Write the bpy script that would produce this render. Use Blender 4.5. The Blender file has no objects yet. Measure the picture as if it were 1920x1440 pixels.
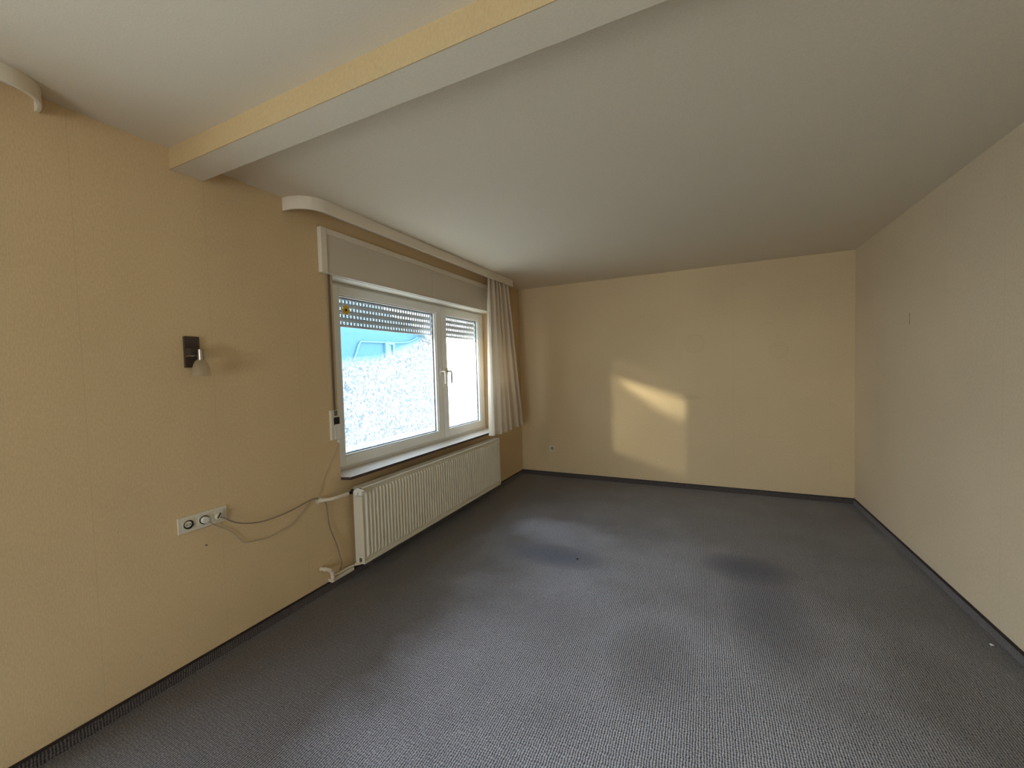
import bpy, bmesh, math, random
from mathutils import Vector, Matrix
random.seed(7)
C = bpy.context.scene.collection
SC = bpy.context.scene

# ------------------------------------------------------------------ camera
cam_d = bpy.data.cameras.new('camera'); cam = bpy.data.objects.new('camera', cam_d); C.objects.link(cam)
F_PX, PITCH, YAW, ROLL = 762.3, -0.0376, 0.4452, 0.0283
cam_d.sensor_width = 36.0; cam_d.lens = F_PX / 1920 * 36.0
cam_d.clip_start = 0.02; cam_d.clip_end = 200
cy, sy = math.cos(YAW), math.sin(YAW); cp, sp = math.cos(PITCH), math.sin(PITCH); cr, sr = math.cos(ROLL), math.sin(ROLL)
RT = Matrix(((cy, -sy, 0), (sy, cy, 0), (0, 0, 1))) @ Matrix(((1, 0, 0), (0, cp, -sp), (0, sp, cp))) @ Matrix(((cr, 0, sr), (0, 1, 0), (-sr, 0, cr)))
right, fwd, up = RT.col[0], RT.col[1], RT.col[2]
M4 = Matrix((( right[0], up[0], -fwd[0], 2.2065), (right[1], up[1], -fwd[1], 0.0), (right[2], up[2], -fwd[2], 1.393), (0, 0, 0, 1)))
cam.matrix_world = M4
SC.camera = cam

# ------------------------------------------------------------------ world, sun, exposure
SC.view_settings.view_transform = 'Standard'; SC.view_settings.look = 'None'
SC.view_settings.gamma = 1.0; SC.view_settings.use_curve_mapping = False
SC.view_settings.exposure = 2.2
w = bpy.data.worlds.new('sky'); SC.world = w; w.use_nodes = True
nt = w.node_tree; nt.nodes.clear()
out = nt.nodes.new('ShaderNodeOutputWorld'); bg = nt.nodes.new('ShaderNodeBackground')
tc = nt.nodes.new('ShaderNodeTexCoord'); sep = nt.nodes.new('ShaderNodeSeparateXYZ'); ramp = nt.nodes.new('ShaderNodeValToRGB')
nt.links.new(tc.outputs['Generated'], sep.inputs[0]); nt.links.new(sep.outputs['Z'], ramp.inputs[0])
ramp.color_ramp.elements[0].position = 0.0; ramp.color_ramp.elements[0].color = (0.95, 0.97, 1.0, 1)
ramp.color_ramp.elements[1].position = 0.7; ramp.color_ramp.elements[1].color = (0.55, 0.74, 1.0, 1)
nt.links.new(ramp.outputs[0], bg.inputs[0]); bg.inputs[1].default_value = 3.2
nt.links.new(bg.outputs[0], out.inputs[0])

SUN_S, SUN_TAN = 0.78, 0.2036            # horizontal run dx/dy and tangent of the elevation
sun_d = bpy.data.lights.new('sun', 'SUN'); sun = bpy.data.objects.new('sun', sun_d); C.objects.link(sun)
hd = Vector((SUN_S, 1, 0)).normalized(); sd = Vector((hd.x, hd.y, -SUN_TAN)).normalized()
sun.rotation_mode = 'QUATERNION'; sun.rotation_quaternion = (-sd).to_track_quat('Z', 'Y')
sun.location = (-3, -3, 6)
sun_d.energy = 1.35; sun_d.angle = math.radians(2.4); sun_d.color = (1.0, 0.88, 0.66)

SC.cycles.use_denoising = True
SC.cycles.max_bounces = 14; SC.cycles.diffuse_bounces = 10; SC.cycles.transparent_max_bounces = 16
SC.cycles.sample_clamp_indirect = 6

# ------------------------------------------------------------------ room numbers
W, D, YR = 3.488, 4.892, -3.2
HR, HL = 2.42, 2.4415
BY1, BY2, BZ = 1.052, 1.189, 2.349
WIN = (1.93, 4.17, 0.683, 2.04)          # window opening y0 y1 z0 z1
WIN2 = (-2.60, 0.30, 0.02, 2.04)  # window implied by the near pelmet, enlarged to let in more light
FILL_DOOR = (1.15, 2.35, 0.02, 2.10)          # glazed door added in the rear wall for extra light, x0 x1 z0 z1

# ------------------------------------------------------------------ material helpers
def mat(name, col, rough=0.6, metal=0.0, spec=0.4, **kw):
    m = bpy.data.materials.new(name); m.use_nodes = True
    b = m.node_tree.nodes['Principled BSDF']
    b.inputs['Base Color'].default_value = (*col, 1); b.inputs['Roughness'].default_value = rough
    b.inputs['Metallic'].default_value = metal; b.inputs['Specular IOR Level'].default_value = spec
    for k, v in kw.items(): b.inputs[k].default_value = v
    return m
def N(m, t, **kw):
    n = m.node_tree.nodes.new(t)
    for k, v in kw.items():
        if hasattr(n, k): setattr(n, k, v)
        else: n.inputs[k.replace('_', ' ')].default_value = v
    return n
def L(m, a, b): m.node_tree.links.new(a, b)
def math_n(m, op, a, b=None, c=None, clamp=False):
    n = m.node_tree.nodes.new('ShaderNodeMath'); n.operation = op; n.use_clamp = clamp
    for i, v in enumerate((a, b, c)):
        if v is None: continue
        if isinstance(v, (int, float)): n.inputs[i].default_value = v
        else: L(m, v, n.inputs[i])
    return n.outputs[0]
def mixc(m, fac, a, b, mode='MIX'):
    n = m.node_tree.nodes.new('ShaderNodeMix'); n.data_type = 'RGBA'; n.blend_type = mode
    for s, v in ((n.inputs[0], fac), (n.inputs[6], a), (n.inputs[7], b)):
        if isinstance(v, (int, float)): s.default_value = v
        elif isinstance(v, tuple): s.default_value = (*v, 1)
        else: L(m, v, s)
    return n.outputs[2]
def bsdf(m): return m.node_tree.nodes['Principled BSDF']
def noisy(m, col, scale, amt, bump=0.0, detail=3, stretch=(1, 1, 1), bdist=0.001):
    tcn = N(m, 'ShaderNodeTexCoord'); mp = N(m, 'ShaderNodeMapping'); mp.inputs['Scale'].default_value = stretch
    L(m, tcn.outputs['Object'], mp.inputs[0])
    nz = N(m, 'ShaderNodeTexNoise'); nz.inputs['Scale'].default_value = scale; nz.inputs['Detail'].default_value = detail
    L(m, mp.outputs[0], nz.inputs['Vector'])
    f = math_n(m, 'MULTIPLY_ADD', nz.outputs[0], 2 * amt, 1 - amt)
    vm = N(m, 'ShaderNodeVectorMath'); vm.operation = 'SCALE'; vm.inputs[0].default_value = col; L(m, f, vm.inputs['Scale'])
    L(m, vm.outputs[0], bsdf(m).inputs['Base Color'])
    if bump:
        bp = N(m, 'ShaderNodeBump'); bp.inputs['Strength'].default_value = bump; bp.inputs['Distance'].default_value = bdist
        L(m, nz.outputs[0], bp.inputs['Height']); L(m, bp.outputs[0], bsdf(m).inputs['Normal'])
    return nz

def wallpaper(name, axis, seams, rings=(), smudge=(), col=(0.64, 0.49, 0.29)):
    """cream embossed wallpaper; axis = the horizontal coordinate of the wall"""
    m = mat(name, col, 0.75, spec=0.25); b = bsdf(m)
    tcn = N(m, 'ShaderNodeTexCoord'); P = tcn.outputs['Object']
    sp_ = N(m, 'ShaderNodeSeparateXYZ'); L(m, P, sp_.inputs[0]); h = sp_.outputs[axis]; z = sp_.outputs['Z']
    mp = N(m, 'ShaderNodeMapping'); mp.inputs['Scale'].default_value = (1, 1, 0.22); L(m, P, mp.inputs[0])
    n1 = N(m, 'ShaderNodeTexNoise'); n1.inputs['Scale'].default_value = 260; n1.inputs['Detail'].default_value = 3; L(m, mp.outputs[0], n1.inputs['Vector'])
    n2 = N(m, 'ShaderNodeTexNoise'); n2.inputs['Scale'].default_value = 1.6; n2.inputs['Detail'].default_value = 4; L(m, P, n2.inputs['Vector'])
    n3 = N(m, 'ShaderNodeTexNoise'); n3.inputs['Scale'].default_value = 110; n3.inputs['Detail'].default_value = 2; L(m, P, n3.inputs['Vector'])
    f = math_n(m, 'MULTIPLY_ADD', n1.outputs[0], 0.30, 0.85)
    f = math_n(m, 'MULTIPLY', f, math_n(m, 'MULTIPLY_ADD', n2.outputs[0], 0.16, 0.92))
    f = math_n(m, 'MULTIPLY', f, math_n(m, 'MULTIPLY_ADD', n3.outputs[0], 0.16, 0.92))
    for s in seams:                      # hairline paper seams
        d = math_n(m, 'ABSOLUTE', math_n(m, 'SUBTRACT', h, s))
        k = math_n(m, 'LESS_THAN', d, 0.0016)
        f = math_n(m, 'MULTIPLY', f, math_n(m, 'MULTIPLY_ADD', k, -0.08, 1.0))
    for (c, zc, r, amt) in rings:        # marks left by round fittings
        dx = math_n(m, 'SUBTRACT', h, c); dz = math_n(m, 'SUBTRACT', z, zc)
        rr = math_n(m, 'SQRT', math_n(m, 'ADD', math_n(m, 'MULTIPLY', dx, dx), math_n(m, 'MULTIPLY', dz, dz)))
        e = math_n(m, 'ABSOLUTE', math_n(m, 'SUBTRACT', rr, math_n(m, 'MULTIPLY_ADD', n2.outputs[0], 0.02, r - 0.01)))
        e = math_n(m, 'SUBTRACT', 1.0, math_n(m, 'DIVIDE', e, 0.010), clamp=True)
        e = math_n(m, 'MULTIPLY', e, n3.outputs[0])
        ins = math_n(m, 'MULTIPLY', math_n(m, 'LESS_THAN', rr, r), 0.03)
        f = math_n(m, 'MULTIPLY', f, math_n(m, 'SUBTRACT', 1.0, math_n(m, 'ADD', math_n(m, 'MULTIPLY', e, amt), ins)))
    for (c, zc, rh, rz, amt) in smudge:  # grime with its own outline
        dx = math_n(m, 'DIVIDE', math_n(m, 'SUBTRACT', h, c), rh); dz = math_n(m, 'DIVIDE', math_n(m, 'SUBTRACT', z, zc), rz)
        rr = math_n(m, 'ADD', math_n(m, 'MULTIPLY', dx, dx), math_n(m, 'MULTIPLY', dz, dz))
        rr = math_n(m, 'ADD', rr, math_n(m, 'MULTIPLY_ADD', n2.outputs[0], 0.8, -0.4))
        e = math_n(m, 'SUBTRACT', 1.0, rr, clamp=True)
        f = math_n(m, 'MULTIPLY', f, math_n(m, 'MULTIPLY_ADD', e, -amt, 1.0))
    vm = N(m, 'ShaderNodeVectorMath'); vm.operation = 'SCALE'; vm.inputs[0].default_value = col; L(m, f, vm.inputs['Scale'])
    L(m, vm.outputs[0], b.inputs['Base Color'])
    bp = N(m, 'ShaderNodeBump'); bp.inputs['Strength'].default_value = 0.35; bp.inputs['Distance'].default_value = 0.0012
    L(m, n1.outputs[0], bp.inputs['Height']); L(m, bp.outputs[0], b.inputs['Normal'])
    return m

M = {}
M['wall_left'] = wallpaper('wallpaper_left', 'Y', [0.2, 0.718, 1.187, 1.66, -0.32, -0.84, 4.6],
                           col=(0.64, 0.475, 0.27), smudge=[(2.7, 0.66, 1.0, 0.14, 0.35), (4.62, 2.2, 0.12, 0.5, 0.12)])  # same paper as the end wall, warmed to carry the bounced light
M['wall_back'] = wallpaper('wallpaper_back', 'X', [0.42, 0.93, 1.945, 2.47, 3.30], rings=[(2.098, 1.612, 0.10, 0.12), (2.876, 1.507, 0.082, 0.08)],
                           smudge=[(0.30, 0.42, 0.12, 0.30, 0.10), (2.02, 1.02, 0.16, 0.03, 0.10)])
M['wall_right'] = wallpaper('wallpaper_right', 'Y', [4.35, 3.82, 3.29, 2.76, 2.23, 1.7, 1.17, 0.6], col=(0.63, 0.51, 0.345))  # same paper again, greyed so the colour carries the bluish window light
M['wall_rear'] = wallpaper('wallpaper_rear', 'X', [0.5, 1.03, 1.56, 2.09, 2.62, 3.15])
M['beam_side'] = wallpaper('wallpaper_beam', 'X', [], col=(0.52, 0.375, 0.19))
M['ceiling'] = mat('ceiling_paint', (0.68, 0.595, 0.46), 0.8, spec=0.2); noisy(M['ceiling'], (0.68, 0.595, 0.46), 170, 0.10, 0.25, 3)
M['white'] = mat('white_paint', (0.72, 0.68, 0.58), 0.45); noisy(M['white'], (0.72, 0.68, 0.58), 60, 0.03)
M['pelmet'] = mat('pelmet_paint', (0.74, 0.66, 0.53), 0.55); noisy(M['pelmet'], (0.74, 0.66, 0.53), 40, 0.05)
M['cover'] = mat('cover_panel', (0.60, 0.53, 0.42), 0.6); noisy(M['cover'], (0.60, 0.53, 0.42), 220, 0.08, 0.1)
M['pvc'] = mat('window_pvc', (0.78, 0.77, 0.72), 0.3, spec=0.5)
M['rubber'] = mat('black_gasket', (0.02, 0.022, 0.025), 0.6)
M['spacer'] = mat('grey_spacer', (0.45, 0.50, 0.56), 0.35, metal=0.6)
M['sill'] = mat('stone_sill', (0.66, 0.61, 0.54), 0.28); noisy(M['sill'], (0.66, 0.61, 0.54), 34, 0.2, 0.0, 6)
M['sill_edge'] = mat('dark_sill_edge', (0.055, 0.036, 0.028), 0.5)
M['radiator'] = mat('radiator_enamel', (0.70, 0.64, 0.50), 0.35, spec=0.5)
M['plastic'] = mat('cream_plastic', (0.66, 0.60, 0.47), 0.4)
M['plastic_w'] = mat('white_plastic', (0.74, 0.71, 0.62), 0.35)
M['black'] = mat('black_plastic', (0.008, 0.008, 0.008), 0.5)
M['hole'] = mat('dark_hole', (0.01, 0.008, 0.006), 0.8)
M['chrome'] = mat('chrome', (0.42, 0.38, 0.33), 0.22, metal=1.0)
M['bronze'] = mat('dark_bronze', (0.075, 0.055, 0.040), 0.45, metal=0.5)
M['dark_metal'] = mat('dark_valve_metal', (0.06, 0.055, 0.05), 0.35, metal=0.9)
M['pipe'] = mat('painted_pipe', (0.66, 0.56, 0.42), 0.5); noisy(M['pipe'], (0.66, 0.56, 0.42), 50, 0.12, 0.4, 3, bdist=0.003)
M['cable'] = mat('grey_brown_cable', (0.27, 0.20, 0.135), 0.55)
M['cable_l'] = mat('pale_cable', (0.46, 0.37, 0.26), 0.55)
M['strap'] = mat('strap_webbing', (0.17, 0.13, 0.09), 0.8)
M['shutter'] = mat('shutter_slat', (0.50, 0.50, 0.50), 0.5)
M['brass'] = mat('pale_brass', (0.62, 0.55, 0.30), 0.35, metal=0.4)
M['handle_w'] = mat('white_handle', (0.80, 0.74, 0.68), 0.3)
M['handle_g'] = mat('grey_pink_handle', (0.45, 0.39, 0.37), 0.35)
M['yellow'] = mat('yellow_petals', (0.75, 0.45, 0.03), 0.5)
M['brown'] = mat('brown_flower_centre', (0.035, 0.015, 0.008), 0.6)
M['base_edge'] = mat('baseboard_edge', (0.022, 0.012, 0.012), 0.6)
M['speck'] = mat('white_crumb', (0.75, 0.75, 0.72), 0.7)
M['facade'] = mat('neighbour_facade', (0.030, 0.090, 0.125), 0.9); noisy(M['facade'], (0.030, 0.090, 0.125), 9, 0.16, 0, 5)
M['trim_out'] = mat('neighbour_trim', (0.06, 0.145, 0.18), 0.8)
M['outpane'] = mat('neighbour_pane', (0.025, 0.075, 0.10), 0.3)
M['ground'] = mat('pale_paving', (0.52, 0.47, 0.40), 0.9); noisy(M['ground'], (0.52, 0.47, 0.40), 3, 0.15)
M['render'] = mat('blocker_render', (0.62, 0.60, 0.56), 0.9)

# lamp shade: satin glass
m = M['shade'] = mat('satin_glass', (0.62, 0.54, 0.40), 0.35)
bsdf(m).inputs['Transmission Weight'].default_value = 0.0
tr = N(m, 'ShaderNodeBsdfTransparent'); tr.inputs[0].default_value = (0.95, 0.92, 0.86, 1)
tl = N(m, 'ShaderNodeBsdfTranslucent'); tl.inputs[0].default_value = (0.8, 0.74, 0.6, 1)
mx = N(m, 'ShaderNodeMixShader'); mx.inputs[0].default_value = 0.5; L(m, bsdf(m).outputs[0], mx.inputs[1]); L(m, tl.outputs[0], mx.inputs[2])
mx2 = N(m, 'ShaderNodeMixShader'); mx2.inputs[0].default_value = 0.58; L(m, mx.outputs[0], mx2.inputs[1]); L(m, tr.outputs[0], mx2.inputs[2])
L(m, mx2.outputs[0], m.node_tree.nodes['Material Output'].inputs[0])

# curtain: thin cream cloth
m = M['curtain'] = mat('curtain_cloth', (0.61, 0.51, 0.385), 0.9, spec=0.1)
noisy(m, (0.61, 0.51, 0.385), 120, 0.08, 0.2, 3, (1, 1, 0.1))
tl = N(m, 'ShaderNodeBsdfTranslucent'); tl.inputs[0].default_value = (0.72, 0.64, 0.52, 1)
mx = N(m, 'ShaderNodeMixShader'); mx.inputs[0].default_value = 0.15; L(m, bsdf(m).outputs[0], mx.inputs[1]); L(m, tl.outputs[0], mx.inputs[2])
L(m, mx.outputs[0], m.node_tree.nodes['Material Output'].inputs[0])

def pane_mat(name, y0, y1, zl, zr, fog=1.0, soft=0.10):
    """glass, fogged below a wavering line that runs from zl (at y0) to zr (at y1)"""
    m = bpy.data.materials.new(name); m.use_nodes = True; t = m.node_tree; t.nodes.clear()
    o = N(m, 'ShaderNodeOutputMaterial'); tcn = N(m, 'ShaderNodeTexCoord')
    s = N(m, 'ShaderNodeSeparateXYZ'); L(m, tcn.outputs['Object'], s.inputs[0])
    glass_t = N(m, 'ShaderNodeBsdfTransparent'); glass_t.inputs[0].default_value = (0.93, 0.96, 0.97, 1)
    gl = N(m, 'ShaderNodeBsdfGlossy'); gl.inputs['Roughness'].default_value = 0.0
    fr = N(m, 'ShaderNodeLayerWeight'); fr.inputs['Blend'].default_value = 0.5
    frf = math_n(m, 'MULTIPLY_ADD', math_n(m, 'POWER', fr.outputs['Facing'], 5.0), 0.45, 0.02)
    mx = N(m, 'ShaderNodeMixShader'); L(m, frf, mx.inputs[0]); L(m, glass_t.outputs[0], mx.inputs[1]); L(m, gl.outputs[0], mx.inputs[2])
    big = N(m, 'ShaderNodeTexNoise'); big.inputs['Scale'].default_value = 3.5; big.inputs['Detail'].default_value = 3; L(m, tcn.outputs['Object'], big.inputs['Vector'])
    drop = N(m, 'ShaderNodeTexNoise'); drop.inputs['Scale'].default_value = 95; drop.inputs['Detail'].default_value = 3; L(m, tcn.outputs['Object'], drop.inputs['Vector'])
    u = math_n(m, 'DIVIDE', math_n(m, 'SUBTRACT', s.outputs['Y'], y0), y1 - y0)
    line = math_n(m, 'MULTIPLY_ADD', math_n(m, 'POWER', math_n(m, 'MAXIMUM', u, 0.001), 2.0), zr - zl, zl)
    line = math_n(m, 'ADD', line, math_n(m, 'MULTIPLY_ADD', big.outputs[0], 0.10, -0.05))
    f = math_n(m, 'MULTIPLY_ADD', math_n(m, 'SUBTRACT', line, s.outputs['Z']), 1 / soft, 0.5, clamp=True)
    d = math_n(m, 'MULTIPLY_ADD', math_n(m, 'SUBTRACT', drop.outputs[0], 0.5), 1.6, 0.85, clamp=True)
    f = math_n(m, 'MULTIPLY', math_n(m, 'MULTIPLY', f, d), fog)
    tl = N(m, 'ShaderNodeBsdfTranslucent'); spk = N(m, 'ShaderNodeTexNoise'); spk.inputs['Scale'].default_value = 62; spk.inputs['Detail'].default_value = 4; L(m, tcn.outputs['Object'], spk.inputs['Vector'])
    sk = math_n(m, 'MULTIPLY_ADD', math_n(m, 'SUBTRACT', spk.outputs[0], 0.5), 5.0, 0.55, clamp=True)
    L(m, mixc(m, sk, (0.17, 0.175, 0.18), (0.44, 0.425, 0.41)), tl.inputs[0])
    df = N(m, 'ShaderNodeBsdfDiffuse'); df.inputs[0].default_value = (0.5, 0.52, 0.55, 1)
    m1 = N(m, 'ShaderNodeMixShader'); m1.inputs[0].default_value = 0.12; L(m, tl.outputs[0], m1.inputs[1]); L(m, df.outputs[0], m1.inputs[2])
    m2 = N(m, 'ShaderNodeMixShader'); L(m, math_n(m, 'MULTIPLY', f, 0.68), m2.inputs[0]); L(m, mx.outputs[0], m2.inputs[1]); L(m, m1.outputs[0], m2.inputs[2])
    L(m, m2.outputs[0], o.inputs[0])
    return m
M['pane_l'] = pane_mat('fogged_pane_wide', 2.10, 3.27, 1.46, 1.80)
M['pane_r'] = pane_mat('fogged_pane_narrow', 3.45, 4.05, 1.26, 1.30, 0.9, 0.2)
M['pane_3'] = pane_mat('fogged_pane_near', -1.95, 0.3, 2.2, 2.2, 0.15)
M['pane_2'] = pane_mat('clear_pane', 0, 1, 0.5, 0.5, 0.1)

# carpet: ribbed loop pile with rows running along y
def carpet(name, floor=True, ax='X', col=(0.092, 0.074, 0.060)):
    m = mat(name, col, 0.85, spec=0.3); b = bsdf(m)
    b.inputs['Sheen Weight'].default_value = 0.25; b.inputs['Sheen Roughness'].default_value = 0.5
    tcn = N(m, 'ShaderNodeTexCoord'); P = tcn.outputs['Object']
    s = N(m, 'ShaderNodeSeparateXYZ'); L(m, P, s.inputs[0])
    other = 'Y' if ax == 'X' else 'X'
    wob = N(m, 'ShaderNodeTexNoise'); wob.inputs['Scale'].default_value = 45; wob.inputs['Detail'].default_value = 1; L(m, P, wob.inputs['Vector'])
    a = math_n(m, 'ADD', s.outputs[ax], math_n(m, 'MULTIPLY', wob.outputs[0], 0.007))
    rows = math_n(m, 'MULTIPLY_ADD', math_n(m, 'SINE', math_n(m, 'MULTIPLY', a, 2 * math.pi / 0.0095)), 0.5, 0.5)
    c = s.outputs[other] if floor else s.outputs['Z']
    loops = math_n(m, 'MULTIPLY_ADD', math_n(m, 'SINE', math_n(m, 'ADD', math_n(m, 'MULTIPLY', c, 2 * math.pi / 0.011), math_n(m, 'MULTIPLY', wob.outputs[0], 14.0))), 0.5, 0.5)
    fl = N(m, 'ShaderNodeTexNoise'); fl.inputs['Scale'].default_value = 150; fl.inputs['Detail'].default_value = 2; L(m, P, fl.inputs['Vector'])
    hgt = math_n(m, 'ADD', math_n(m, 'MULTIPLY', rows, 0.6), math_n(m, 'MULTIPLY', loops, 0.25))
    hgt = math_n(m, 'ADD', hgt, math_n(m, 'MULTIPLY', fl.outputs[0], 0.75))
    f = math_n(m, 'MAXIMUM', math_n(m, 'MULTIPLY_ADD', math_n(m, 'SUBTRACT', hgt, 0.80), 2.3, 1.0), 0.10)
    vm = N(m, 'ShaderNodeVectorMath'); vm.operation = 'SCALE'; vm.inputs[0].default_value = col; L(m, f, vm.inputs['Scale'])
    colr = vm.outputs[0]
    if floor:
        rgb = N(m, 'ShaderNodeRGB'); rgb.outputs[0].default_value = (*col, 1); colr = rgb.outputs[0]
        big = N(m, 'ShaderNodeTexNoise'); big.inputs['Scale'].default_value = 2.2; big.inputs['Detail'].default_value = 5; L(m, P, big.inputs['Vector'])
        # window light painted in: pale bluish middle over a darkened base; two dark stains
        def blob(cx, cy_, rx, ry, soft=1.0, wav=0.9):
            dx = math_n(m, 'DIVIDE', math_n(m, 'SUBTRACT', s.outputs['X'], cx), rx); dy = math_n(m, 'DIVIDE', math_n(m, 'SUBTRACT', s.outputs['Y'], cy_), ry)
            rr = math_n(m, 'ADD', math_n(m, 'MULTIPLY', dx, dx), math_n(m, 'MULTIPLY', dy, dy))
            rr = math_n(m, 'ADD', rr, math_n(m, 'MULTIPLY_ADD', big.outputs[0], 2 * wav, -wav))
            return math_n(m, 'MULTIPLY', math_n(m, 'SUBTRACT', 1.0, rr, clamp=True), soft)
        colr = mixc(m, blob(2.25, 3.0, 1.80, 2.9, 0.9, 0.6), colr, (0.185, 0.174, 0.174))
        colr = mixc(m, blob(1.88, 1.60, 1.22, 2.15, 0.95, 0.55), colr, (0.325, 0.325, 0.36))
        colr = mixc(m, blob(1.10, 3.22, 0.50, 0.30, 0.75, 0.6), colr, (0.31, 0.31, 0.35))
        colr = mixc(m, blob(1.17, 2.80, 0.42, 0.19, 0.80, 0.35), colr, (0.075, 0.090, 0.135))
        colr = mixc(m, blob(2.45, 3.10, 0.30, 0.24, 0.85, 0.4), colr, (0.048, 0.050, 0.078))
        colr = mixc(m, blob(2.50, 2.60, 0.24, 0.60, 0.55, 0.5), colr, (0.080, 0.080, 0.105))
        colr = mixc(m, blob(1.95, 1.95, 0.22, 0.35, 0.45, 0.6), colr, (0.12, 0.11, 0.11))
        # pile detail again on top of the tinted areas
        v2 = N(m, 'ShaderNodeVectorMath'); v2.operation = 'SCALE'; L(m, colr, v2.inputs[0]); L(m, f, v2.inputs['Scale']); colr = v2.outputs[0]
    L(m, colr, b.inputs['Base Color'])
    bp = N(m, 'ShaderNodeBump'); bp.inputs['Strength'].default_value = 0.7; bp.inputs['Distance'].default_value = 0.004
    L(m, hgt, bp.inputs['Height']); L(m, bp.outputs[0], b.inputs['Normal'])
    return m
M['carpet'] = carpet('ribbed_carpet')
M['carpet_by'] = carpet('carpet_strip_y', False, 'Y', (0.075, 0.06, 0.055))
M['carpet_bx'] = carpet('carpet_strip_x', False, 'X', (0.075, 0.06, 0.055))

# ------------------------------------------------------------------ mesh helpers
def box(bm, x0, x1, y0, y1, z0, z1):
    vs = [bm.verts.new(p) for p in ((x0, y0, z0), (x1, y0, z0), (x1, y1, z0), (x0, y1, z0), (x0, y0, z1), (x1, y0, z1), (x1, y1, z1), (x0, y1, z1))]
    for f in ((0, 3, 2, 1), (4, 5, 6, 7), (0, 1, 5, 4), (1, 2, 6, 5), (2, 3, 7, 6), (3, 0, 4, 7)): bm.faces.new([vs[i] for i in f])
def prism(bm, pts, axis, a0, a1):
    """closed outline pts (2-D) extruded along axis"""
    def P(p, a):
        return {'x': (a, p[0], p[1]), 'y': (p[0], a, p[1]), 'z': (p[0], p[1], a)}[axis]
    A = [bm.verts.new(P(p, a0)) for p in pts]; B = [bm.verts.new(P(p, a1)) for p in pts]
    n = len(pts)
    for i in range(n): bm.faces.new((A[i], A[(i + 1) % n], B[(i + 1) % n], B[i]))
    bm.faces.new(A[::-1]); bm.faces.new(B)
def tube(bm, pts, r, seg=10, cap=True, radii=None):
    pts = [Vector(p) for p in pts]; rings = []
    nrm = None
    for i, p in enumerate(pts):
        t = (pts[min(i + 1, len(pts) - 1)] - pts[max(i - 1, 0)]).normalized()
        if nrm is None: nrm = t.orthogonal().normalized()
        else: nrm = (nrm - t * nrm.dot(t)).normalized()
        bn = t.cross(nrm); rr = radii[i] if radii else r
        rings.append([bm.verts.new(p + (nrm * math.cos(2 * math.pi * k / seg) + bn * math.sin(2 * math.pi * k / seg)) * rr) for k in range(seg)])
    for a, b in zip(rings, rings[1:]):
        for k in range(seg): bm.faces.new((a[k], a[(k + 1) % seg], b[(k + 1) % seg], b[k]))
    if cap: bm.faces.new(rings[0][::-1]); bm.faces.new(rings[-1])
def lathe(bm, prof, org, ax='z', seg=24, cap=False):
    org = Vector(org); rings = []
    for r, h in prof:
        ring = []
        for k in range(seg):
            a = 2 * math.pi * k / seg; c, s_ = math.cos(a) * r, math.sin(a) * r
            ring.append(bm.verts.new(org + Vector({'z': (c, s_, h), 'x': (h, c, s_), 'y': (c, h, s_)}[ax])))
        rings.append(ring)
    for a, b in zip(rings, rings[1:]):
        for k in range(seg): bm.faces.new((a[k], a[(k + 1) % seg], b[(k + 1) % seg], b[k]))
    if cap: bm.faces.new(rings[0][::-1]); bm.faces.new(rings[-1])
def smooth_pts(pts, n=6):
    """Catmull-Rom through the points"""
    P = [Vector(p) for p in pts]; P = [P[0] * 2 - P[1]] + P + [P[-1] * 2 - P[-2]]; o = []
    for i in range(1, len(P) - 2):
        for k in range(n):
            t = k / n; a, b, c, d = P[i - 1:i + 3]
            o.append(0.5 * ((2 * b) + (-a + c) * t + (2 * a - 5 * b + 4 * c - d) * t * t + (-a + 3 * b - 3 * c + d) * t ** 3))
    o.append(P[-2]); return o
def obj(name, bm, m, parent=None, bevel=0.0, smooth=False, seg=2):
    bmesh.ops.recalc_face_normals(bm, faces=bm.faces)
    me = bpy.data.meshes.new(name); bm.to_mesh(me); bm.free()
    for mm in (m if isinstance(m, (list, tuple)) else [m]): me.materials.append(M[mm])
    o = bpy.data.objects.new(name, me); C.objects.link(o)
    if smooth:
        for p in me.polygons: p.use_smooth = True
        es = o.modifiers.new('split', 'EDGE_SPLIT'); es.split_angle = math.radians(40)
    if bevel:
        b = o.modifiers.new('bevel', 'BEVEL'); b.width = bevel; b.segments = seg; b.limit_method = 'ANGLE'; b.angle_limit = math.radians(40)
    if parent:
        o.parent = parent; o.matrix_parent_inverse = Matrix.Translation(-Vector(parent.location)) if parent.type == 'EMPTY' and parent.parent is None else Matrix.Identity(4)
    return o
def B(*boxes):
    bm = bmesh.new()
    for b in boxes: box(bm, *b)
    return bm
def thing(name, label, cat, loc, group=None):
    o = bpy.data.objects.new(name, None); C.objects.link(o); o.location = loc; o.empty_display_size = 0.1
    o['label'] = label; o['category'] = cat
    if group: o['group'] = group
    return o
def tag(o, label, cat, group=None):
    o['label'] = label; o['category'] = cat
    if group: o['group'] = group
    return o
def struct(o, label, cat):
    o['kind'] = 'structure'; o['label'] = label; o['category'] = cat
    return o

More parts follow.
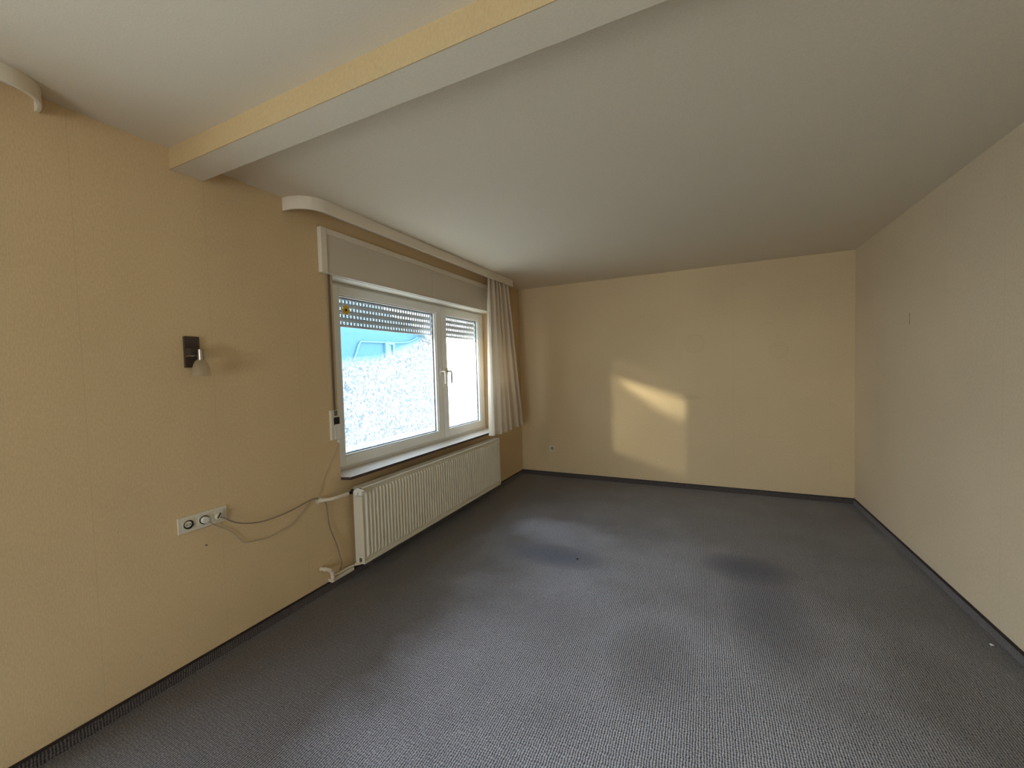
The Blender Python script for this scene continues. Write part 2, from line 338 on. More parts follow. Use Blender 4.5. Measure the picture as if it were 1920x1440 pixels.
# ------------------------------------------------------------------ room shell
T = 0.36
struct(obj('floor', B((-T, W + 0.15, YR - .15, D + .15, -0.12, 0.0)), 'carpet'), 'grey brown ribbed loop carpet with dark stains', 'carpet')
bm = bmesh.new()
def wall_with_holes(bm, x0, x1, ya, yb, za, zb, holes):
    y = ya
    for (h0, h1, z0, z1) in sorted(holes):
        box(bm, x0, x1, y, h0, za, zb); box(bm, x0, x1, h0, h1, za, z0); box(bm, x0, x1, h0, h1, z1, zb); y = h1
    box(bm, x0, x1, y, yb, za, zb)
wall_with_holes(bm, -T, 0, YR - .15, D + .15, 0.0, 2.60, [WIN, WIN2])
struct(obj('wall_left', bm, 'wall_left'), 'cream wallpapered wall on the left holding the window', 'wall')
struct(obj('wall_back', B((0, W, D, D + .15, 0, 2.60)), 'wall_back'), 'cream wallpapered end wall with faint round marks', 'wall')
struct(obj('wall_right', B((W, W + .15, YR - .15, D + .15, 0, 2.60)), 'wall_right'), 'plain cream wallpapered wall on the right', 'wall')
struct(obj('wall_rear', B((0, FILL_DOOR[0], YR - .15, YR, 0, 2.60), (FILL_DOOR[1], W, YR - .15, YR, 0, 2.60), (FILL_DOOR[0], FILL_DOOR[1], YR - .15, YR, FILL_DOOR[3], 2.60)), 'wall_rear'), 'cream wallpapered wall behind the viewer', 'wall')
struct(obj('ceiling', B((-0.0, W, BY2 - 0.02, D, HR, 2.60), (0, W, YR, BY1 + .02, HL, 2.60)), 'ceiling'), 'off-white matt ceiling on both sides of the beam', 'ceiling')
beam = struct(obj('trim_1', B((0, W, BY1, BY2, BZ, HR + 0.03)), 'ceiling', bevel=0.004), 'boxed ceiling beam crossing the room', 'beam')
obj('beam_wallpaper', B((0.001, W, BY1 - 0.0025, BY1 + 0.001, BZ - 0.0005, HL)), 'beam_side', beam)['label'] = 'yellow wallpapered side face'
def baseboard(name, x0, x1, y0, y1, m, lab):
    o = struct(obj(name, B((x0, x1, y0, y1, 0, 0.048)), m), lab, 'baseboard')
    return o
def edge(o, *b): obj('top_edge', B(b), 'base_edge', o, bevel=0.002)['label'] = 'near black top edging'
o = baseboard('baseboard_left', 0, 0.013, YR, D, 'carpet_by', 'dark carpet strip skirting below the window wall'); edge(o, 0, 0.016, YR, D, 0.048, 0.055)
o = baseboard('baseboard_back', 0.013, W - .013, D - .013, D, 'carpet_bx', 'dark carpet strip skirting along the end wall'); edge(o, 0.016, W - .016, D - .016, D, 0.048, 0.055)
o = baseboard('baseboard_right', W - .013, W, YR, D, 'carpet_by', 'dark carpet strip skirting along the right wall'); edge(o, W - .016, W, YR, D, 0.048, 0.055)

# ------------------------------------------------------------------ windows
def sash(parent, y0, y1, z0, z1, pane, side):
    """frame members 72 mm, bead, gasket, insulating-glass spacer and pane"""
    s = 0.080; sv = 0.066; xf, xb = -0.118, -0.185
    bm = B((xb, xf, y0, y0 + s, z0, z1), (xb, xf, y1 - s, y1, z0, z1), (xb, xf, y0 + s, y1 - s, z0, z0 + sv), (xb, xf, y0 + s, y1 - s, z1 - sv, z1))
    o = obj('sash', bm, 'pvc', parent, bevel=0.004)
    a, b, c, d = y0 + s, y1 - s, z0 + sv, z1 - sv
    def ring(t, xa, xb_): return B((xa, xb_, a, a + t, c, d), (xa, xb_, b - t, b, c, d), (xa, xb_, a + t, b - t, c, c + t), (xa, xb_, a + t, b - t, d - t, d))
    obj('glazing_bead', ring(0.012, -0.150, -0.126), 'pvc', o, bevel=0.003)
    obj('gasket', ring(0.016, -0.153, -0.1495), 'rubber', o)
    obj('spacer', ring(0.019, -0.170, -0.156), 'spacer', o)
    obj('pane', B((-0.156, -0.1535, a + .001, b - .001, c + .001, d - .001)), pane, o)
    return o
def handle(s, y, z, m_lever, m_plate, lean=0.0):
    bm = bmesh.new(); box(bm, -0.118, -0.108, y - .014, y + .014, z - .035, z + .035)
    h = obj('handle_plate', bm, m_plate, s, bevel=0.003)
    bm = bmesh.new()
    tube(bm, smooth_pts([(-0.110, y, z), (-0.085, y, z), (-0.066, y + .004, z - .003), (-0.062, y + .004, z - .03), (-0.062, y + .004 + lean, z - .118)], 5), 0.0085, 10, radii=None)
    obj('handle', bm, m_lever, s, smooth=True)
def window(name, lab, win, mull, panes, handles, fL=0.085):
    y0, y1, z0, z1 = win
    e = bpy.data.objects.new(name, None); C.objects.link(e); e.location = (-0.14, (y0 + y1) / 2, z0); struct(e, lab, 'window')
    f = 0.07; fl_ = fL; zb = z0; xf, xb = -0.140, -0.205
    bm = B((xb, xf, y0, y0 + fl_, zb, z1), (xb, xf, y1 - f, y1, zb, z1), (xb, xf, y0 + fl_, y1 - f, zb, zb + .075), (xb, xf, y0 + fl_, y1 - f, z1 - .045, z1),
           (xb, xf, mull - .03, mull + .03, zb + .075, z1 - .045))
    obj('window_frame', bm, 'pvc', e, bevel=0.004)
    za, zc = zb + .050, z1 - .024
    s1 = sash(e, y0 + fl_ - .012, mull - .004, za, zc, panes[0], 0)
    s2 = sash(e, mull + .004, y1 - f + .012, za, zc, panes[1], 1)
    if handles:
        handle(s1, mull - .040, 1.385, 'handle_w', 'handle_w')
        handle(s2, mull + .066, 1.385, 'handle_g', 'brass')
    return e
window('window_1', 'white plastic two-sash window with fogged panes', WIN, 3.305, ('pane_l', 'pane_r'), True)
obj('soffit', B((-0.139, 0.0, 1.932, 4.168, 2.034, 2.0395)), 'white', bpy.data.objects['window_1'])
window('window_2', 'white plastic window nearer the viewer, made full-height to admit more light', WIN2, -1.15, ('pane_3', 'pane_3'), False)

dr = bpy.data.objects.new('fill_door', None); C.objects.link(dr); dr.location = (1.85, YR, 0); struct(dr, 'added glazed door behind the viewer to brighten the room', 'door')
for xa in (FILL_DOOR[0], (FILL_DOOR[0] + FILL_DOOR[1]) / 2):
    xb = xa + (FILL_DOOR[1] - FILL_DOOR[0]) / 2; ya, yb = YR - .10, YR - .04; za, zb = FILL_DOOR[2], FILL_DOOR[3]
    lf = obj('fill_door_leaf', B((xa, xa + .08, ya, yb, za, zb), (xb - .08, xb, ya, yb, za, zb), (xa + .08, xb - .08, ya, yb, za, za + .10), (xa + .08, xb - .08, ya, yb, zb - .09, zb)), 'pvc', dr, bevel=0.004)
    obj('pane', B((xa + .08, xb - .08, YR - .073, YR - .070, za + .10, zb - .09)), 'pane_2', lf)  # glass of the added door

# window sill: chamfered left end, reaches 7 cm into the room
bm = bmesh.new()
prism(bm, [(-0.14, 1.932), (0.0, 1.932), (0.004, 1.928), (0.068, 1.948), (0.070, 1.95), (0.070, 4.165), (-0.14, 4.168)], 'z', 0.683, 0.703)
me_o = obj('windowsill', bm, ['sill', 'sill_edge'], None, bevel=0.0015)
for p in me_o.data.polygons:
    if abs(p.normal.z) < 0.5: p.material_index = 1
tag(me_o, 'pale stone windowsill with dark edge above the radiator', 'windowsill')

# ------------------------------------------------------------------ roller shutter box cover (inside) with raised rim
cv = thing('shutter_box_cover', 'cream boxed panel with raised rim above the window', 'shutter box', (0, 1.812, 2.036))
Y0, Y1, Z0, Z1 = 1.826, 4.30, 2.036, 2.322
bm = B((0.002, 0.026, Y0 + .004, 2.985, Z0 + .004, Z1 - .004)); obj('panel', bm, 'cover', cv)
bm = B((0.002, 0.026, 2.988, Y1 - .004, Z0 + .004, Z1 - .004)); obj('panel', bm, 'cover', cv)
bm = B((0.002, 0.036, Y0, Y0 + .045, Z0, Z1), (0.002, 0.036, Y0 + .045, Y1, Z1 - .040, Z1)); obj('rim', bm, 'pelmet', cv, bevel=0.003)
bm = B((0.002, 0.030, Y0 + .045, Y1, Z0, Z0 + .016), (0.002, 0.036, Y1 - .03, Y1, Z0 + .016, Z1 - .04)); obj('rim', bm, 'cover', cv, bevel=0.002)

# exterior roller shutter, half rolled up
def shutter(y0, y1, nslat, zbot, lab, grp):
    sh = thing('roller_shutter', lab, 'roller shutter', (-0.26, (y0 + y1) / 2, zbot), grp)
    pitch = 0.054; xs = -0.262
    z = zbot
    bm = B((xs - .007, xs + .007, y0, y1, z, z + .018)); obj('bottom_bar', bm, 'shutter', sh, bevel=0.003); z += .018
    for k in range(nslat):
        # hinge strip pierced by a row of light slots
        bm = bmesh.new(); y = y0; hs = 0.022; step = 0.034; slot = 0.017
        box(bm, xs - .0045, xs + .0045, y0, y1, z, z + .003)
        yy = y0
        while yy < y1 - 0.001:
            e = min(yy + step - slot, y1); box(bm, xs - .003, xs + .003, yy, e, z + .003, z + hs); box(bm, xs - .003, xs + .003, e, min(e + slot, y1), z + .0105, z + .0135); yy += step
        # curved slat body
        prof = []
        for i in range(9):
            t = i / 8; zz = z + hs + t * (pitch - hs); prof.append((xs + .0045 + .004 * math.sin(math.pi * t), zz))
        for i in range(8, -1, -1):
            t = i / 8; zz = z + hs + t * (pitch - hs); prof.append((xs - .0035 + .003 * math.sin(math.pi * t), zz))
        prism(bm, prof, 'y', y0, y1)
        obj('slat', bm, 'shutter', sh); z += pitch
    for yy in (y0 - .002, y1 + .002):
        s_ = 1 if yy < (y0 + y1) / 2 else -1
        yo = yy - s_ * 0.018
        obj('guide_rail', B((xs - .02, xs + .02, min(yo, yy), max(yo, yy), 0.70, 2.04)), 'pvc', sh, bevel=0.002)
    return sh
shutter(1.95, 4.15, 6, 1.742, 'grey slatted roller shutter lowered a little outside the fogged window', None)

# ------------------------------------------------------------------ curtain pelmets with rounded ends
def pelmet(lab, y_round, y_sq, sgn, zc, h, xf=0.185, R=0.165):
    """face board: curved return at y_round, square at y_sq"""
    pts = []; n = 14; th = 0.012
    for i in range(n + 1):                       # outer line from the wall round to the front
        a = math.pi / 2 * i / n
        pts.append((xf * math.sin(a) ** 0.9, y_round + sgn * (R * 0.95) * (1 - math.cos(a)) * (0.9 + .1 * i / n)))
    outer = pts + [(xf, y_sq)]
    inner = [(max(p[0] - th * math.sin(math.pi / 2 * min(i / n, 1)), 0), p[1] + sgn * th * math.cos(math.pi / 2 * min(i / n, 1))) for i, p in enumerate(outer)]
    bm = bmesh.new(); prism(bm, outer + inner[::-1], 'z', zc - h, zc)
    o = obj('curtain_pelmet', bm, 'pelmet', None, bevel=0.0015)
    tag(o, lab, 'pelmet'); return o
p1 = pelmet('long cream curtain pelmet with rounded end above the far window', 1.600, 4.34, 1, HR, 0.074)
p2 = pelmet('short piece of cream pelmet at the upper left before the beam', 0.648, -2.7, -1, HL, 0.060, 0.142, 0.130)
obj('curtain_rail', B((0.09, 0.13, 1.78, 4.30, HR - .012, HR)), 'white', p1)

# ------------------------------------------------------------------ curtain
def curtain():
    bm = bmesh.new(); nu, nv = 260, 40; z0, z1 = 0.700, 2.400
    rows = []
    rnd = random.Random(3); ph = [rnd.uniform(-.5, .5) for _ in range(14)]
    for j in range(nv + 1):
        v = j / nv; z = z1 + (z0 - z1) * v; row = []
        ya = 3.805 - 0.115 * v ** 0.8; yb = 4.27 + 0.20 * v
        for i in range(nu + 1):
            u = i / nu; k = u * 5.2
            kk = k + 0.12 * math.sin(k * 2.3 + 1.0) + 0.10 * v * math.sin(k * 1.1)
            amp = 0.019 + 0.030 * v ** 0.7
            x = 0.134 + 0.036 * v + amp * math.sin(2 * math.pi * kk + ph[int(min(k, 5.19))] * 0.3) * (1 + 0.25 * math.sin(5 * u + 1))
            y = ya + (yb - ya) * u + (0.006 + 0.014 * v) * math.cos(2 * math.pi * kk * 1.0 + 0.6)
            zz = z + (0.006 * math.sin(2 * math.pi * kk) - 0.012 * math.sin(4 * u)) * v ** 6
            row.append(bm.verts.new((x, y, zz)))
        rows.append(row)
    for a, b in zip(rows, rows[1:]):
        for i in range(nu): bm.faces.new((a[i], a[i + 1], b[i + 1], b[i]))
    o = obj('curtain', bm, 'curtain', None)
    for p in o.data.polygons: p.use_smooth = True
    tag(o, 'pleated cream curtain gathered beside the window and covering its far end', 'curtain')
curtain()

# ------------------------------------------------------------------ radiator
rad = thing('radiator', 'cream ribbed panel radiator under the windowsill', 'radiator', (0.04, 2.98, 0.11))
ry0, ry1, rz0, rz1, rx0, rx1 = 1.978, 3.985, 0.112, 0.625, 0.052, 0.140
bm = bmesh.new()
pitch = 0.0333; ny = int((ry1 - ry0 - 0.03) / pitch); ys = ry0 + ((ry1 - ry0) - ny * pitch) / 2
zl = [rz0, rz0 + .030, rz0 + .036, rz0 + .048, rz0 + .055, rz1 - .055, rz1 - .048, rz1 - .036, rz1 - .030, rz1]
wl = [0, 0, .4, .95, 1, 1, .95, .4, 0, 0]
yl = [(ry0, 0)]
for r in range(ny):
    for s_, hh in ((0, 0), (.22, 0), (.34, .5), (.44, .95), (.56, 1), (.68, .95), (.80, .5), (.92, 0)): yl.append((ys + (r + s_) * pitch, hh))
yl.append((ry1, 0))
grid = [[bm.verts.new((rx1 - 0.014 + 0.013 * hh * ww, y, z)) for (y, hh) in yl] for z, ww in zip(zl, wl)]
for a, b in zip(grid, grid[1:]):
    for i in range(len(yl) - 1): bm.faces.new((a[i], a[i + 1], b[i + 1], b[i]))
obj('front_panel', bm, 'radiator', rad)
obj('front_rim', B((rx1 - .016, rx1 - .006, ry0, ry1, rz1 - .012, rz1 + .002), (rx1 - .016, rx1 - .006, ry0, ry1, rz0 - .002, rz0 + .010)), 'radiator', rad, bevel=0.003)
obj('back_panel', B((rx0, rx0 + .012, ry0 + .01, ry1 - .01, rz0, rz1 - .004)), 'radiator', rad)
# side covers, the left one with an arched cut-out at the foot
for yy, cut in ((ry0, True), (ry1 - .003, False)):
    bm = bmesh.new()
    ol = [(rx0, rz1 - .012), (rx0 + .008, rz1 + .003), (rx1 - .006, rz1 + .003), (rx1 - .006, rz0 - .002)]
    if cut:
        cx = 0.098; ol += [(cx + .012, rz0 - .002)] + [(cx + .012 * math.cos(a), rz0 + .026 + .014 * math.sin(a)) for a in [math.pi * i / 8 for i in range(9)]] + [(cx - .012, rz0 - .002)]
    ol += [(rx0, rz0 - .002)]
    prism(bm, ol, 'y', yy, yy + .003); obj('side_cover', bm, 'radiator', rad)
bm = B((rx0, rx0 + .006, ry0, ry1, rz1 - .004, rz1 + .002), (rx1 - .018, rx1 - .012, ry0, ry1, rz1 - .004, rz1 + .002))
n = int((ry1 - ry0) / .012)
for i in range(n): box(bm, rx0 + .006, rx1 - .018, ry0 + i * .012, ry0 + i * .012 + .004, rz1 - .004, rz1)
obj('top_grille', bm, 'radiator', rad)
bm = B()
for k in range(160): box(bm, rx0 + .014, rx1 - .02, ry0 + .02 + k * .0123, ry0 + .022 + k * .0123, rz0 + .02, rz1 - .03)
obj('convector_fins', bm, 'radiator', rad)
for y in (2.15, 3.0, 3.80): obj('wall_bracket', B((0.002, rx0, y - .015, y + .015, rz0 + .06, rz1 - .05)), 'radiator', rad)
bm = bmesh.new(); tube(bm, smooth_pts([(0.040, 1.982, 0.092), (0.075, 1.995, 0.100), (0.098, 2.02, 0.115), (0.098, 2.03, 0.16)], 4), 0.0085, 12); obj('return_elbow', bm, 'pipe', rad, smooth=True)
# valve and thermostat head at the upper left corner
bm = bmesh.new(); tube(bm, [(0.088, 1.905, 0.607), (0.088, 1.945, 0.607), (0.088, 1.979, 0.607)], 0.010, 14, radii=None)
lathe(bm, [(0.0, -.014), (.017, -.014), (.017, .010), (.013, .010), (.013, .024), (0.0, .024)], (0.092, 1.948, 0.607), 'x', 18)
obj('valve_body', bm, 'dark_metal', rad, smooth=True)
bm = bmesh.new(); prof = [(0.0, 0.018), (0.0225, 0.018), (0.0255, 0.024), (0.0255, 0.034), (0.0225, 0.038), (0.0215, 0.060), (0.0195, 0.076), (0.015, 0.084), (0.0, 0.086)]
lathe(bm, prof, (0.092, 1.948, 0.607), 'x', 28)
th = obj('thermostat_head', bm, 'plastic_w', rad, smooth=True)
bm = bmesh.new()
for k in range(16):
    a = 2 * math.pi * k / 16; c, s_ = math.cos(a), math.sin(a)
    tube(bm, [(0.112, 1.948 + .0258 * c, 0.607 + .0258 * s_), (0.128, 1.948 + .0256 * c, 0.607 + .0256 * s_)], 0.0016, 6)
obj('grip_ridge', bm, 'plastic_w', th)
bm = bmesh.new()                                   # the scale mark "3" on the head
def on_head(t, zz): return (0.150 + t, 1.948 - .0218 * math.cos(0.15), 0.607 + zz)
for dz in (-.008, -.001, .006): tube(bm, [on_head(-.005, dz), on_head(.003, dz)], 0.0009, 6)
tube(bm, [on_head(.003, -.008), on_head(.003, .006)], 0.0009, 6)
obj('scale_mark', bm, 'black', th)

# pipes feeding the radiator
bm = bmesh.new(); pts = smooth_pts([(0.0, 1.752, 0.600), (0.022, 1.757, 0.602), (0.050, 1.775, 0.602), (0.075, 1.81, 0.604), (0.087, 1.85, 0.606), (0.088, 1.905, 0.607)], 5)
rr = [0.017 - 0.006 * min(i / 10, 1) + 0.0012 * math.sin(i * 2.1) for i in range(len(pts))]
tube(bm, pts, 0, 14, radii=rr)
lathe(bm, [(0.0, 0), (.024, 0), (.022, .008), (0.0, .009)], (0.0, 1.752, 0.600), 'x', 18)
tag(obj('heating_pipe', bm, 'pipe', None, smooth=True), 'lumpy painted pipe from the wall to the radiator valve', 'pipe')
bm = bmesh.new(); pts = smooth_pts([(0.0, 1.742, 0.165), (0.022, 1.750, 0.163), (0.042, 1.772, 0.152), (0.050, 1.786, 0.128), (0.050, 1.789, 0.100), (0.047, 1.792, 0.072)], 5)
rr = [0.0125 + 0.002 * math.sin(i * 1.3) for i in range(len(pts))]
tube(bm, pts, 0, 14, radii=rr)
tag(obj('heating_pipe', bm, 'pipe', None, smooth=True), 'short painted elbow pipe bending down to the skirting', 'pipe')
tr_ = thing('pipe_trunking', 'cream trunking along the skirting below the radiator valve', 'trunking', (0.0, 1.8, 0.058))
obj('cover', B((0.0, 0.040, 1.792, 1.974, 0.057, 0.078)), 'plastic', tr_, bevel=0.003)
bm = bmesh.new(); tube(bm, [(0.024, 1.80, 0.087), (0.024, 1.94, 0.087), (0.036, 1.972, 0.090)], 0.0085, 12)
obj('return_pipe', bm, 'pipe', tr_, smooth=True)

# ------------------------------------------------------------------ cables
def cable(pts, r, m, lab, x=None):
    P = [(x if len(p) == 2 else p[0], p[-2], p[-1]) for p in pts]
    bm = bmesh.new(); tube(bm, smooth_pts(P, 6), r, 8)
    tag(obj('cable', bm, m, None, smooth=True), lab, 'cable')
cable([(0.030, 1.166, .700), (0.038, 1.18, .690), (0.036, 1.214, 0.662), (0.032, 1.262, 0.634), (0.032, 1.33, 0.612), (0.030, 1.402, 0.602), (0.030, 1.529, 0.606), (0.024, 1.634, 0.620), (0.02, 1.70, 0.628), (0.014, 1.738, 0.618)], 0.0035, 'cable',
      'upper brown cable sagging from the sockets to the heating pipe')
cable([(0.020, 1.105, .700), (0.028, 1.120, 0.688), (0.014, 1.154, 0.657), (0.010, 1.214, 0.610), (0.010, 1.263, 0.548), (0.010, 1.289, 0.519), (0.010, 1.345, 0.505), (0.010, 1.418, 0.495), (0.010, 1.492, 0.508), (0.010, 1.548, 0.517), (0.010, 1.602, 0.551), (0.010, 1.658, 0.591), (0.010, 1.697, 0.616), (0.012, 1.735, 0.612)], 0.0026, 'cable_l',
      'thin pale cable hanging in the lowest loop beneath the sockets')
cable([(0.012, 1.782, 0.588), (0.020, 1.791, 0.560), (0.018, 1.799, 0.494), (0.018, 1.811, 0.403), (0.020, 1.847, 0.302), (0.022, 1.872, 0.210), (0.022, 1.887, 0.143), (0.022, 1.878, 0.112), (0.022, 1.868, 0.103)], 0.0036, 'cable',
      'brown cable dropping from the pipe to the skirting trunking')
cable([(0.008, 1.918, 0.950), (0.006, 1.90, 0.91), (0.005, 1.855, 0.83), (0.005, 1.80, 0.74), (0.005, 1.765, 0.66), (0.008, 1.745, 0.628)], 0.0014, 'cable_l',
      'fine cable slanting from the shutter strap winder to the pipe')

# ------------------------------------------------------------------ triple socket
def socket_unit(parent, yc, zc, x0, ax='y', hole_side=True):
    def P(h, z, x): return (x, h, z)
    s = 0.025
    bm = B((x0, x0 + .0035, yc - s, yc + s, zc - s, zc + s)); o = obj('socket_insert', bm, 'plastic', parent, bevel=0.0015)
    bm = bmesh.new(); lathe(bm, [(0.0, .0036), (.0150, .0036), (.0175, .0038), (.0195, .0065), (.0205, .0065), (.0205, .0034)], (x0, yc, zc), 'x', 28)
    obj('recess_ring', bm, 'hole', o, smooth=True)
    bm = bmesh.new(); lathe(bm, [(0.0, .0046), (.0145, .0046), (.0145, .0036)], (x0, yc - .002, zc + .002), 'x', 24); obj('recess_floor', bm, 'plastic', o)
    for d in (-.0065, .0065):
        bm = bmesh.new(); lathe(bm, [(0.0, .0050), (.0028, .0050), (.0028, .0036)], (x0, yc + d, zc), 'x', 12); obj('contact_hole', bm, 'hole', o)
    return o
ts = thing('socket_strip', 'triple cream wall socket strip with cables plugged in', 'socket', (0, 1.103, 0.667))
obj('frame', B((0, 0.009, 0.996, 1.209, 0.668, 0.745)), 'plastic', ts, bevel=0.003)
for yc in (1.037, 1.103): socket_unit(ts, yc, 0.706, 0.009)
o = obj('socket_insert', B((0.009, 0.0125, 1.144, 1.194, 0.681, 0.731)), 'plastic', ts, bevel=0.0015)
bm = bmesh.new(); lathe(bm, [(0.0, .0), (.016, .0), (.016, .012), (.012, .018), (0, .018)], (0.0125, 1.162, 0.702), 'x', 20); obj('aerial_plug', bm, 'plastic', o, smooth=True)
bm = bmesh.new(); tube(bm, smooth_pts([(0.032, 1.152, .700), (0.036, 1.157, .708), (0.036, 1.164, .722)], 4), 0.003, 8); obj('plug_lead', bm, 'black', o)
bm = bmesh.new(); lathe(bm, [(0.0, .0), (.0165, .0), (.0165, .010), (0.014, .016), (0, .016)], (0.0125, 1.103, 0.706), 'x', 20); obj('flat_plug', bm, 'plastic_w', ts, smooth=True)

# single outlet on the end wall
so = thing('wall_outlet', 'small cream outlet low on the end wall near the corner', 'outlet', (0.423, D, 0.315))
obj('plate', B((0.385, 0.461, D - .009, D, 0.320, 0.396)), 'plastic', so, bevel=0.003)
bm = bmesh.new(); lathe(bm, [(0.0, .0), (.0195, .0), (.0195, -.003), (0.0, -.003)], (0.421, D - .009, 0.358), 'y', 24); o = obj('recess', bm, 'strap', so)
bm = bmesh.new(); lathe(bm, [(0.0, .0), (.007, .0), (.007, -.005), (0.0, -.005)], (0.421, D - .010, 0.357), 'y', 16); obj('pin', bm, 'plastic', o)

# ------------------------------------------------------------------ shutter strap winder on the wall
sw = thing('strap_winder', 'cream shutter strap winder with black opening left of the window', 'strap winder', (0, 1.893, 0.96))
obj('housing', B((0, 0.020, 1.856, 1.931, 0.960, 1.155)), 'plastic', sw, bevel=0.004)
obj('face_plate', B((0.020, 0.0225, 1.880, 1.929, 0.965, 1.062)), 'plastic_w', sw, bevel=0.001)
obj('opening', B((0.020, 0.0215, 1.876, 1.921, 1.056, 1.108)), 'black', sw)
obj('strap_slot', B((0.020, 0.0212, 1.881, 1.906, 1.118, 1.153)), 'strap', sw)
obj('strap', B((0.010, 0.0118, 1.886, 1.904, 1.15, 2.036)), 'strap', sw)['label'] = 'dark brown webbing strap'
obj('cord_clip', B((0, 0.014, 1.913, 1.930, 0.935, 0.960)), 'plastic_w', sw, bevel=0.003)

# ------------------------------------------------------------------ wall lamp
wl_ = thing('wall_lamp', 'small dark bronze wall lamp with glass shade', 'wall lamp', (0, 1.093, 1.44))
obj('back_plate', B((0.0, 0.014, 1.062, 1.125, 1.441, 1.588)), 'bronze', wl_, bevel=0.0015)
bm = B((0.014, 0.060, 1.064, 1.100, 1.497, 1.530)); obj('arm', bm, 'bronze', wl_, bevel=0.001)
obj('arm_trim', B((0.014, 0.0615, 1.0635, 1.1005, 1.492, 1.496)), 'chrome', wl_)
bm = bmesh.new(); lathe(bm, [(0.0, .0), (.0145, .0), (.0145, .050), (0, .050)], (0.080, 1.094, 1.473), 'z', 24); obj('lamp_holder', bm, 'chrome', wl_, smooth=True)
bm = bmesh.new(); lathe(bm, [(.014, .004), (.021, -.003), (.028, -.017), (.033, -.036), (.036, -.055), (.038, -.072), (.0365, -.072), (.0345, -.055), (.0315, -.036), (.0265, -.017), (.019, -.005), (.012, .002)], (0.080, 1.092, 1.472), 'z', 32)
obj('lamp_shade', bm, 'shade', wl_, smooth=True)['label'] = 'translucent satin glass bell shade'

# ------------------------------------------------------------------ flower sticker, nails, crumbs
bm = bmesh.new()
fc = Vector((-0.1515, 2.172, 1.853))
for k in range(10):
    a = 2 * math.pi * k / 10; d = Vector((0, math.cos(a), math.sin(a))); t = Vector((0, -math.sin(a), math.cos(a)))
    ring = [fc + d * r_ + t * w_ for r_, w_ in ((.008, -.005), (.022, -.0085), (.034, -.005), (.038, 0), (.034, .005), (.022, .0085), (.008, .005))]
    A = [bm.verts.new(p + Vector((.0002 * (k % 2), 0, 0))) for p in ring]; Bv = [bm.verts.new(p + Vector((.0022 + .0002 * (k % 2), 0, 0))) for p in ring]
    for i in range(7): bm.faces.new((A[i], A[(i + 1) % 7], Bv[(i + 1) % 7], Bv[i]))
    bm.faces.new(A[::-1]); bm.faces.new(Bv)
fl = obj('flower_ornament', bm, 'yellow'); tag(fl, 'yellow daisy ornament stuck on the wide pane near its top corner', 'ornament')
bm = bmesh.new(); lathe(bm, [(0.0, .006), (.007, .0055), (.0105, .002), (.0105, 0)], fc, 'x', 18); obj('flower_centre', bm, 'brown', fl, smooth=True)
bm = bmesh.new(); lathe(bm, [(0.0, .012), (.004, .011), (.004, .008), (.0022, .008), (.0022, 0)], (0, 1.108, 0.578), 'x', 12)
tag(obj('wall_plug', bm, 'strap', None, smooth=True), 'tiny brown wall plug below the triple sockets', 'wall plug')
bm = bmesh.new(); lathe(bm, [(0.0, -.010), (.003, -.009), (.003, -.007), (.0015, -.007), (.0015, 0)], (1.977, D, 0.991), 'y', 12)
tag(obj('nail', bm, 'strap', None, smooth=True), 'tiny nail in the middle of the end wall', 'nail')
bm = bmesh.new(); prism(bm, [(3.749, 1.622), (3.7525, 1.622), (3.754, 1.66), (3.7535, 1.702), (3.751, 1.702), (3.7505, 1.66)], 'x', W - .0012, W)
tag(obj('wallpaper_tear', bm, 'strap', None), 'short dark vertical tear high on the right wall', 'tear')
def crumb(x, y, s_, m, lab):
    bm = bmesh.new(); bmesh.ops.create_icosphere(bm, subdivisions=2, radius=s_)
    r_ = random.Random(int(x * 1000))
    for v in bm.verts: v.co = Vector((v.co.x * r_.uniform(.8, 1.2) + x, v.co.y * r_.uniform(.8, 1.2) + y, v.co.z * 0.5 + s_ * .45))
    tag(obj('crumb', bm, m), lab, 'crumb')
crumb(3.434, 2.694, 0.0075, 'speck', 'white crumb on the carpet close to the right wall')
crumb(1.355, 2.800, 0.0085, 'black', 'dark crumb lying in the left carpet stain')

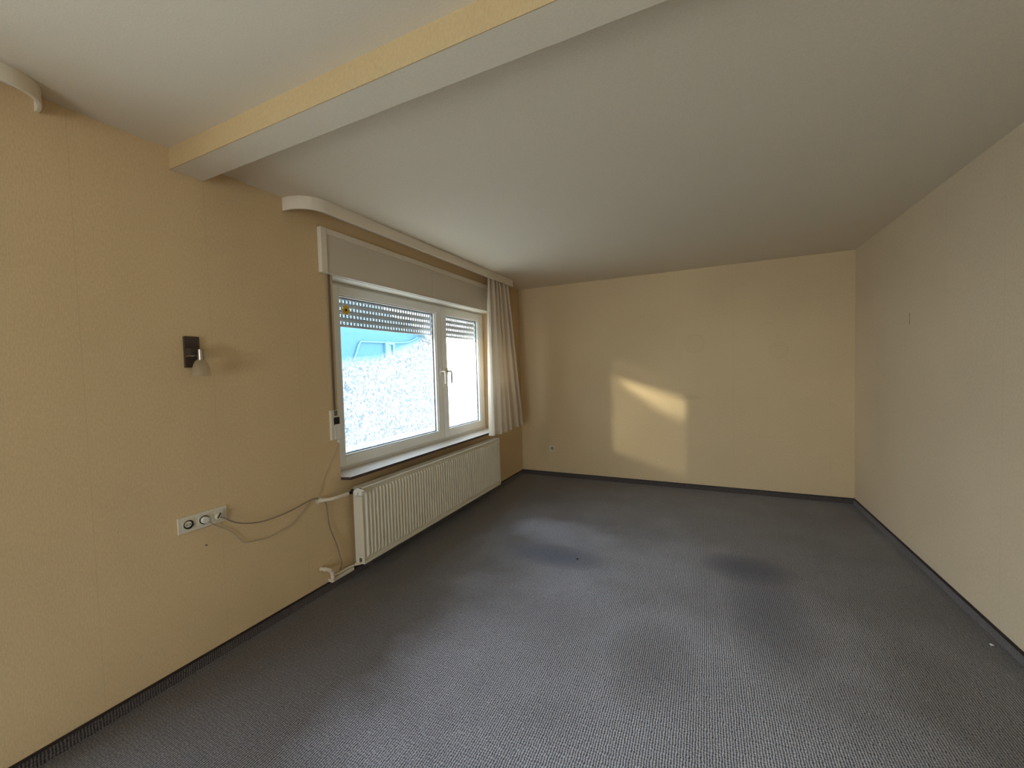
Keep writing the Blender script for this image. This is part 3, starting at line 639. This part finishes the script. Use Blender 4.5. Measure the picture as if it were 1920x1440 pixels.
# ------------------------------------------------------------------ outside
struct(obj('ground', B((-40, -T, -30, 40, -0.6, -0.45)), 'ground'), 'pale paving outside the window', 'ground')
nb = thing('neighbour_house', 'pale blue neighbouring house seen through the upper window pane', 'house', (-8, 8, -0.45))
bm = bmesh.new(); prism(bm, [(2.0, -0.45), (11.6, -0.45), (11.6, 1.92), (11.25, 2.12), (10.35, 2.60), (9.6, 2.85), (6.0, 4.6), (2.0, 2.9)], 'x', -9.0, -6.0)
obj('wall', bm, 'facade', nb)
obj('window_surround', B((-6.0, -5.93, 8.86, 8.94, 1.80, 2.26), (-6.0, -5.93, 9.16, 9.24, 1.80, 2.26), (-6.0, -5.93, 8.94, 9.16, 2.18, 2.26), (-6.0, -5.93, 8.94, 9.16, 1.80, 1.88)), 'trim_out', nb)
obj('window_pane', B((-6.0, -5.97, 8.94, 9.16, 1.88, 2.18)), 'outpane', nb)
bm = bmesh.new(); tube(bm, smooth_pts([(-5.96, 7.70, 1.70), (-5.96, 7.80, 1.90), (-5.96, 7.95, 2.19), (-5.96, 8.2, 2.22), (-5.96, 9.7, 2.27), (-5.96, 10.3, 2.45)], 5), 0.022, 8)
obj('drainpipe', bm, 'trim_out', nb)
bm = bmesh.new(); prism(bm, [(9.55, 2.86), (10.35, 2.60), (10.38, 2.66), (9.57, 2.93)], 'x', -9.1, -5.85); prism(bm, [(10.35, 2.60), (11.7, 1.85), (11.73, 1.91), (10.38, 2.66)], 'x', -9.1, -5.85)
obj('roof_edge', bm, 'trim_out', nb)

struct(obj('sun_blocker', B((-21.5, -20.0, -45, -25.0, -0.45, 9.6)), 'render'), 'added unseen tall wall blocking the sun from the near window', 'wall')  # out of view, added only to keep direct sun out of the near window
# portals help the sky find its way through the openings
for nm, (a, b, c, d) in (('portal_far', WIN), ('portal_near', WIN2)):
    ld = bpy.data.lights.new(nm, 'AREA'); ld.shape = 'RECTANGLE'; ld.size = b - a; ld.size_y = d - c
    ld.cycles.is_portal = True
    lo = bpy.data.objects.new(nm, ld); C.objects.link(lo); lo.location = (-T - 0.01, (a + b) / 2, (c + d) / 2)
    lo.rotation_euler = (math.radians(90), 0, math.radians(-90))
ld = bpy.data.lights.new('portal_fill_door', 'AREA'); ld.shape = 'RECTANGLE'; ld.size = FILL_DOOR[1] - FILL_DOOR[0]; ld.size_y = FILL_DOOR[3] - FILL_DOOR[2]; ld.cycles.is_portal = True
lo = bpy.data.objects.new('portal_fill_door', ld); C.objects.link(lo); lo.location = ((FILL_DOOR[0] + FILL_DOOR[1]) / 2, YR - .16, 1.06)
lo.rotation_euler = (math.radians(90), 0, 0)
